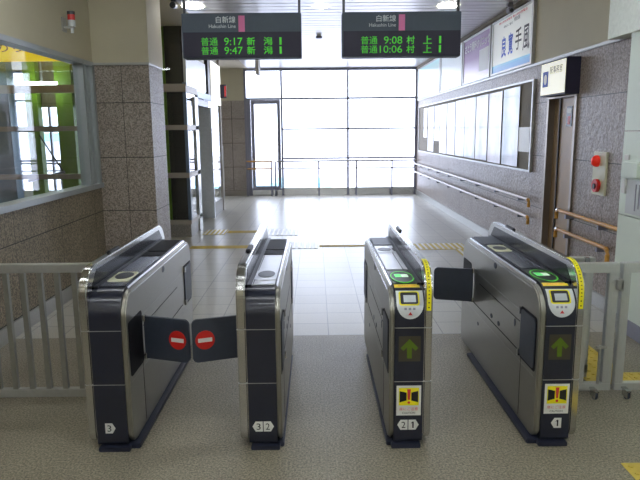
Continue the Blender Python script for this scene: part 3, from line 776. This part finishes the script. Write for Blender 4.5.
# poster board
t = thing('notice_board', 'long framed notice board on the right wall above the handrails', 'notice board', (XR, 11.2, 1.6))
obj('backing', B(XR-.02, XR, 7.2, 15.0, 1.10, 2.12), M_cork, t)
obj('frame', boxes((XR-.035, XR, 7.17, 7.205, 1.08, 2.14), (XR-.035, XR, 14.98, 15.02, 1.08, 2.14), (XR-.035, XR, 7.205, 14.98, 1.08, 1.103), (XR-.035, XR, 7.205, 14.98, 2.118, 2.14)), M_dull, t)
def poster_mat(i, a, b):  # poster tints kept near white, the window's reflection put into the colour
    m, nt, bs = base('poster_print_%d' % i); N, L = nt.nodes, nt.links
    g = N.new('ShaderNodeTexCoord'); no = N.new('ShaderNodeTexNoise'); no.inputs['Scale'].default_value = 2.2; no.inputs['Detail'].default_value = 5
    mp = N.new('ShaderNodeMapping'); mp.inputs['Location'].default_value = (i*3.1, i*1.7, 0); L.new(g.outputs['Object'], mp.inputs[0]); L.new(mp.outputs[0], no.inputs['Vector'])
    r = N.new('ShaderNodeValToRGB'); e = r.color_ramp.elements; e[0].position = .4; e[1].position = .62; e[0].color = tuple(.75*q for q in lin(a))+(1,); e[1].color = tuple(.75*q for q in lin(b))+(1,)
    L.new(no.outputs['Fac'], r.inputs[0]); L.new(r.outputs[0], bs.inputs['Base Color']); bs.inputs['Roughness'].default_value = .3; bs.inputs['Coat Weight'].default_value = .2
    return m
PC = [((214, 214, 214), (176, 184, 194)), ((216, 214, 212), (186, 192, 200)), ((210, 212, 216), (166, 182, 194)), ((212, 212, 206), (184, 194, 176)),
      ((214, 214, 214), (188, 192, 198)), ((164, 202, 210), (210, 216, 220)), ((206, 212, 212), (174, 194, 194)), ((200, 200, 216), (164, 164, 194)), ((210, 200, 200), (190, 160, 168)), ((196, 198, 212), (140, 170, 192))]
PL = ['white narrow poster at the far end of the notice board', 'white tall poster, second from the far end', 'white narrow poster, third from the far end of the board', 'pale green tinted poster near the far end',
      'plain white poster in the far half of the board', 'pale cyan tinted poster in the middle of the board', 'grey white poster right of the cyan tinted one', 'pale lilac poster in the near half of the board', 'pale pink poster with a curled lower edge', 'large pale blue poster nearest the camera, edge curled']
PY = [(13.90, 14.34, 1.42, 2.07), (13.12, 13.80, 1.13, 2.07), (12.55, 13.05, 1.36, 2.07), (11.85, 12.5, 1.13, 2.07), (11.14, 11.80, 1.13, 2.07), (10.44, 11.10, 1.13, 2.08), (9.73, 10.40, 1.13, 2.08), (9.03, 9.69, 1.13, 2.08), (8.33, 8.99, 1.12, 2.08), (7.62, 8.30, 1.12, 2.09)]
for i, ((y0, y1, z0, z1), (a, b), lb) in enumerate(zip(PY, PC, PL)):
    bm = bmesh.new(); n = 10; rows = []
    for k in range(n+1):
        y = y0+(y1-y0)*k/n; off = .024 + .002*math.sin(i*2+k*.9)
        if i >= 8: off += .012*((1-k/n)**2)
        rows.append((bm.verts.new((XR-off, y, z0)), bm.verts.new((XR-off, y, z1))))
    for k in range(n): bm.faces.new((rows[k][0], rows[k+1][0], rows[k+1][1], rows[k][1]))
    o = obj('poster', bm, poster_mat(i, a, b), loc=(XR-.02, (y0+y1)/2, z0)); tag(o, lb, 'poster', 'posters on the notice board')
    so = o.modifiers.new('paper', 'SOLIDIFY'); so.thickness = .0015
o = obj('notice_sheet', B(XR-.030, XR-.022, 7.24, 7.62, 1.31, 1.60), M_white, loc=(XR-.02, 7.4, 1.3)); tag(o, 'small white sheet pinned at the near end of the notice board', 'notice', None)

# illuminated adverts over the tiles
def advert(name, y0, y1, z0, z1, m, label):
    t = thing('advert_panel', label, 'advertisement', (XR, (y0+y1)/2, z0), 'advert panels above the notice board')
    obj('frame', boxes((XR-.04, XR, y0, y0+.05, z0, z1), (XR-.04, XR, y1-.05, y1, z0, z1), (XR-.04, XR, y0+.05, y1-.05, z0, z0+.025), (XR-.04, XR, y0+.05, y1-.05, z1-.03, z1)), M_dull, t)
    p = obj('print_sheet', B(XR-.03, XR, y0+.05, y1-.05, z0+.025, z1-.03), m, t)
    return t, p
def grad_mat(name, stops, z0, z1):
    m, nt, bs = base(name); N, L = nt.nodes, nt.links
    g = N.new('ShaderNodeNewGeometry'); s = N.new('ShaderNodeSeparateXYZ'); L.new(g.outputs['Position'], s.inputs[0])
    mr = N.new('ShaderNodeMapRange'); mr.inputs[1].default_value = z0; mr.inputs[2].default_value = z1; L.new(s.outputs[2], mr.inputs[0])
    r = N.new('ShaderNodeValToRGB'); e = r.color_ramp.elements
    while len(e) < len(stops): e.new(.5)
    for k, (p, c) in enumerate(stops): e[k].position = p; e[k].color = lin(c)+(1,)
    L.new(mr.outputs[0], r.inputs[0]); L.new(r.outputs[0], bs.inputs['Base Color']); bs.inputs['Roughness'].default_value = .3
    L.new(r.outputs[0], bs.inputs['Emission Color']); bs.inputs['Emission Strength'].default_value = .1
    return m
AZ0, AZ1 = 2.318, 3.03
a0, p0 = advert('a', 7.27, 8.93, AZ0, AZ1, grad_mat('advert_white_blue', [(0, (20, 100, 190)), (.12, (50, 150, 210)), (.17, (80, 180, 220)), (.175, (236, 240, 232)), (1, (240, 242, 236))], AZ0, AZ1), 'white advert with blue and black brush characters and blue foot band')
def at(txt, y0, y1, z0, z1, m, par, b=.0): ttext('lettering', txt, (XR-.032, y0, z0), (0, y1-y0, 0), (0, 0, z1-z0), m, par, b)
at('良', 8.47, 8.27, 2.51, 2.78, M_blue, p0, .03); at('寛', 8.19, 8.00, 2.52, 2.79, M_blue, p0, .03)
at('手', 7.91, 7.67, 2.54, 2.80, M_blackt, p0, .01); at('風', 7.62, 7.39, 2.50, 2.79, M_blackt, p0, .01)
at('特別展', 7.98, 7.76, 2.90, 2.95, M_blackt, p0)
at('開催のご案内', 8.40, 8.05, 2.885, 2.915, M_blackt, p0)
at('春の特別展覧会 春の特別展覧会', 8.62, 7.50, 2.955, 2.985, M_redt, p0, .01)
a1, p1 = advert('b', 9.0, 10.62, AZ0, AZ1, grad_mat('advert_purple', [(0, (236, 226, 240)), (.2, (216, 190, 226)), (.5, (130, 64, 142)), (1, (96, 24, 100))], AZ0, AZ1), 'purple advert for a clinic with white lettering')
at('さとう眼科クリニック', 10.50, 9.04, 2.80, 2.94, M_white, p1, .03)
obj('white_panel', B(XR-.034, XR-.03, 9.10, 9.60, 2.44, 2.76), M_white, p1)
a2, p2 = advert('c', 10.68, 12.5, AZ0, AZ1, grad_mat('advert_white', [(0, (240, 244, 244)), (1, (206, 222, 224))], AZ0, AZ1), 'pale advert behind the right board, next to the purple one')
a3, p3 = advert('d', 12.56, 15.2, AZ0, AZ1, grad_mat('advert_pale_green', [(0, (240, 244, 244)), (.5, (226, 240, 238)), (1, (150, 214, 210))], AZ0, AZ1), 'pale green advert at the far end of the wall')

# switches and notices on the pale block
XB = 2.40
t = thing('control_box', 'small grey green control box on the pale wall at the right edge', 'control box', (XB, 4.6, 1.25))
obj('body', B(XB-.04, XB, 4.50, 4.74, 1.21, 1.32, bev=.004), M_pale, t); obj('switch', B(XB-.012, XB, 4.69, 4.76, 1.335, 1.375, bev=.003), M_white, t); obj('side_plate', B(XB-.02, XB, 4.70, 4.76, 1.08, 1.19, bev=.003), M_white, t)
t = thing('wall_notice', 'pale printed notice below the control box at the right edge', 'notice', (XB, 4.5, 1.0))
obj('sheet', B(XB-.006, XB, 4.1, 4.70, .93, 1.19), M_lgrey, t)
bm = bmesh.new()
for k in range(9): box(bm, XB-.008, XB-.006, 4.15+k*.05, 4.165+k*.05, .96+.02*(k % 2), 1.16)
obj('text_column', bm, M_outg, t)
# beacon on the left wall
t = thing('warning_beacon', 'small red and black beacon lamp high on the left cream wall', 'beacon lamp', (XL, 6.12, 2.6))
obj('bracket', boxes((XL, XL+.10, 6.10, 6.14, 2.56, 2.58), (XL, XL+.012, 6.07, 6.17, 2.53, 2.66)), M_dull, t)
obj('base', T([(XL+.08, 6.12, 2.58), (XL+.08, 6.12, 2.635)], 0.036, 20), M_lgrey, t, smooth=True)
obj('stem', T([(XL+.08, 6.12, 2.52), (XL+.08, 6.12, 2.58)], .014, 12), M_lgrey, t)
obj('red_lens', T([(XL+.08, 6.12, 2.635), (XL+.08, 6.12, 2.685)], 0.034, 20), M_red, t, smooth=True)
obj('cap', T([(XL+.08, 6.12, 2.685), (XL+.08, 6.12, 2.715)], 0.036, 20), M_dark, t, smooth=True)

# ================================================================ glass lift
EX0, EX1, EY = -4.88, -1.885, 9.25
t = thing('glass_lift', 'glass lift shaft with green posts and steel doors beyond the left pillar', 'lift', ((EX0+EX1)/2, 11.4, 0))
obj('plinth', boxes((EX0, EX1-.02, EY+.02, 10.16, 0, .26), (EX0, EX1-.02, 11.46, 12.6, 0, .26), (EX0, -2.2, 10.16, 11.46, 0, .02)), M_gran_base, t)
for zz0, zz1 in ((.20, .265), (.906, .981), (1.615, 1.688), (2.165, 2.28)):
    obj('cross_beam', boxes((EX0, EX1, EY-.02, EY+.05, zz0, zz1), (EX1-.05, EX1, EY+.05, 10.14, zz0, zz1), bev=.004), M_beam, t)
obj('cross_beam', boxes((EX1-.05, EX1, 10.14, 12.6, 2.13, 2.24), bev=.004), M_bluegrey, t)
obj('corner_post', B(-2.185, -1.925, EY+.06, EY+.20, .26, CEI), M_darkcol, t)
obj('side_post', B(EX1-.05, EX1, 9.90, 10.14, .0, 2.13), M_steelv, t)
obj('side_post', B(EX1-.05, EX1-.002, EY, EY+.05, .26, 2.3), M_bluegrey, t)
obj('side_post', B(EX1-.06, EX1, 11.2, 11.5, 2.24, CEI), M_darkcol, t)
obj('side_post', B(EX1-.05, EX1, 12.55, 12.6, 0, CEI), M_beam, t)
obj('door_jamb', B(-2.155, EX1, 11.38, 11.46, 0, 2.02), mat('jamb_steel', (222, 226, 232), .35, metal=.35), t)
obj('door_head', B(-2.155, EX1-.05, 10.14, 11.46, 2.02, 2.13), M_frame, t)
for y0, y1 in ((10.16, 10.76), (10.77, 11.37)): obj('door_leaf', boxes((-2.19, -2.17, y0, y0+.07, .03, 2.02), (-2.19, -2.17, y1-.07, y1, .03, 2.02), (-2.19, -2.17, y0+.07, y1-.07, .03, .2)), M_dull, t)
obj('side_glass', B(-2.183, -2.177, 10.2, 11.36, .2, 2.02), M_glsf, t)
obj('front_glass', B(EX0, EX1-.05, EY+.01, EY+.018, .265, CEI), M_gls, t)
obj('side_glass', B(EX1-.03, EX1-.022, EY+.05, 9.90, .265, 2.13), M_glsf, t)
obj('side_glass', B(EX1-.03, EX1-.022, 11.46, 12.55, .26, CEI), M_glsf, t)
obj('head_cover', B(EX1-.03, EX1+.01, 9.27, 10.9, 2.26, 2.72), M_steelv, t)
M_lp = emis('lift_panel_glow', (250, 248, 238), .9)
obj('lit_panel', B(EX1-.015, EX1+.02, 11.5, 12.5, 2.10, 2.85), M_lp, t)
for xa, xb in ((-4.78, -4.58), (-4.27, -4.0), (-3.3, -3.1)): obj('green_post', B(xa, xb, 10.4, 10.56, .26, CEI), M_greenp, t)
obj('green_post', B(-2.285, -2.20, 9.34, 9.42, .26, CEI), M_greenp, t)
obj('back_panel', B(-2.80, -2.15, 9.95, 9.99, .26, CEI), M_olive, t)
obj('outer_column', B(-4.86, -4.54, EY+.10, EY+.3, .26, CEI), M_bluegrey, t)
obj('dark_lintel', boxes((-4.98+.15, -2.9, 10.6, 10.66, 2.02, CEI-.18)), M_olive, t)  # olive panel added for the dark ceiling region of the left room
obj('stair_rail', T([(-4.55, 10.3, 1.56), (-4.20, 10.3, .95)], .012), M_dark, t)
obj('stair_rail', T([(-4.80, 10.3, .80), (-4.18, 10.3, .95)], .022), M_frame, t)
t = thing('lift_sign', 'small red and grey direction sign on the side of the lift', 'sign', (EX1+.1, 12.5, 2.35))
obj('bracket', B(EX1+.0195, EX1+.05, 12.44, 12.48, 2.33, 2.37), M_dark, t); obj('panel', B(EX1+.025, EX1+.15, 12.40, 12.44, 2.24, 2.50, bev=.004), M_signp, t); obj('red_face', B(EX1+.11, EX1+.145, 12.395, 12.40, 2.27, 2.47), M_redt, t)
t = thing('call_post', 'slim steel call post with a green display beside the far pier', 'call post', (-2.27, 14.9, 0))
obj('column', B(-2.33, -2.21, 14.85, 14.93, 0, 1.26, bev=.006), M_steelv, t)
obj('display', B(-2.32, -2.24, 14.835, 14.85, .98, 1.22), M_dark, t)
obj('green_light', B(-2.30, -2.26, 14.83, 14.835, 1.08, 1.16), M_greenp, t)
# poster inside the lift lobby seen above the beam
o = obj('lift_poster', B(-2.44, -2.2, EY+.30, EY+.31, 2.45, 2.80), mat('poster_green_red', (110, 150, 110), .4, var=.5, scale=12), loc=(-2.3, EY+.3, 2.45)); tag(o, 'green and red poster behind the glass at the top of the lift', 'poster')
# yellow banner in the left room
t = thing('yellow_banner', 'wide yellow overhead sign seen through the left window', 'sign', (-4.2, 8.6, 2.56))
obj('board', B(-6.0, -2.95, 8.6, 8.66, 2.545, 3.0), emis('banner_yellow', (252, 216, 20), .5), t)
ttext('lettering', 'のりば 出口', (-4.3, 8.598, 2.66), (1.15, 0, 0), (0, 0, .12), M_olive, t)
for xx in (-5.8, -3.2): obj('hanger_rod', B(xx-.01, xx+.01, 8.62, 8.64, 3.0, CEI), M_dark, t)
t = thing('ceiling_lamp', 'white fluorescent lamp seen through the left window', 'ceiling light', (-4.4, 10.2, 2.4))
obj('tube', B(-4.66, -4.16, 10.15, 10.25, 2.36, 2.40), M_tube, t); obj('hanger_rod', B(-4.4, -4.38, 10.19, 10.21, 2.40, CEI), M_dull, t)

# ================================================================ railing at the far glazing
t = thing('window_railing', 'two-bar steel railing along the far window wall', 'railing', (.4, YB-.15, 0))
yy = YB-.16
for z, r in ((.86, .020), (.68, .014)):
    obj('rail', T([(-.96, yy, z), (XR-.02, yy, z)], r), M_dull, t, smooth=True)
for x in (-1.02+.03, .085, 1.017, 1.899): obj('post', boxes((x-.018, x+.018, yy-.015, yy+.015, 0, .86)), M_frame, t)
t = thing('door_rail', 'wood coloured double bar across the far glass door', 'railing', (-1.35, YB-.15, 0))
for z in (.86, .68): obj('rail', T([(PX1+.03, yy, z), (-1.06, yy, z)], .018), M_wood, t, smooth=True)
for x in (PX1+.05, -1.09): obj('post', boxes((x-.018, x+.018, yy-.015, yy+.015, 0, .86)), M_frame, t)
t = thing('window_railing', 'steel railing along the far left glazing seen through the glass', 'railing', (-5.5, YB-.15, 0))
for z, r in ((.86, .022), (.68, .016)): obj('rail', T([(XO+.05, yy, z), (PX0-.05, yy, z)], r), M_frame, t)
for k in range(6): obj('post', B(-8.6+k*1.15, -8.56+k*1.15, yy-.015, yy+.015, 0, .84), M_frame, t)

# ================================================================ outdoors
struct('ground', B(-120, 120, 17, 200, -6.2, -6), M_out)
t = thing('platform_roof', 'teal roofed low building outside the far windows', 'building', (-4, 60, -6))
obj('wall', B(-14, 1.2, 60, 66, -6, -3.8), M_out, t); obj('roof', B(-14.5, 1.6, 59.5, 66.5, -3.8, -3.3), M_teal, t)
t = thing('low_building', 'teal roofed building outside, seen through the left glass', 'building', (-34, 60, -6))
obj('wall', B(-40, -20, 60, 66, -6, .9), M_out, t); obj('roof', B(-40.5, -19.5, 59.5, 66.5, .9, 1.7), M_teal, t)
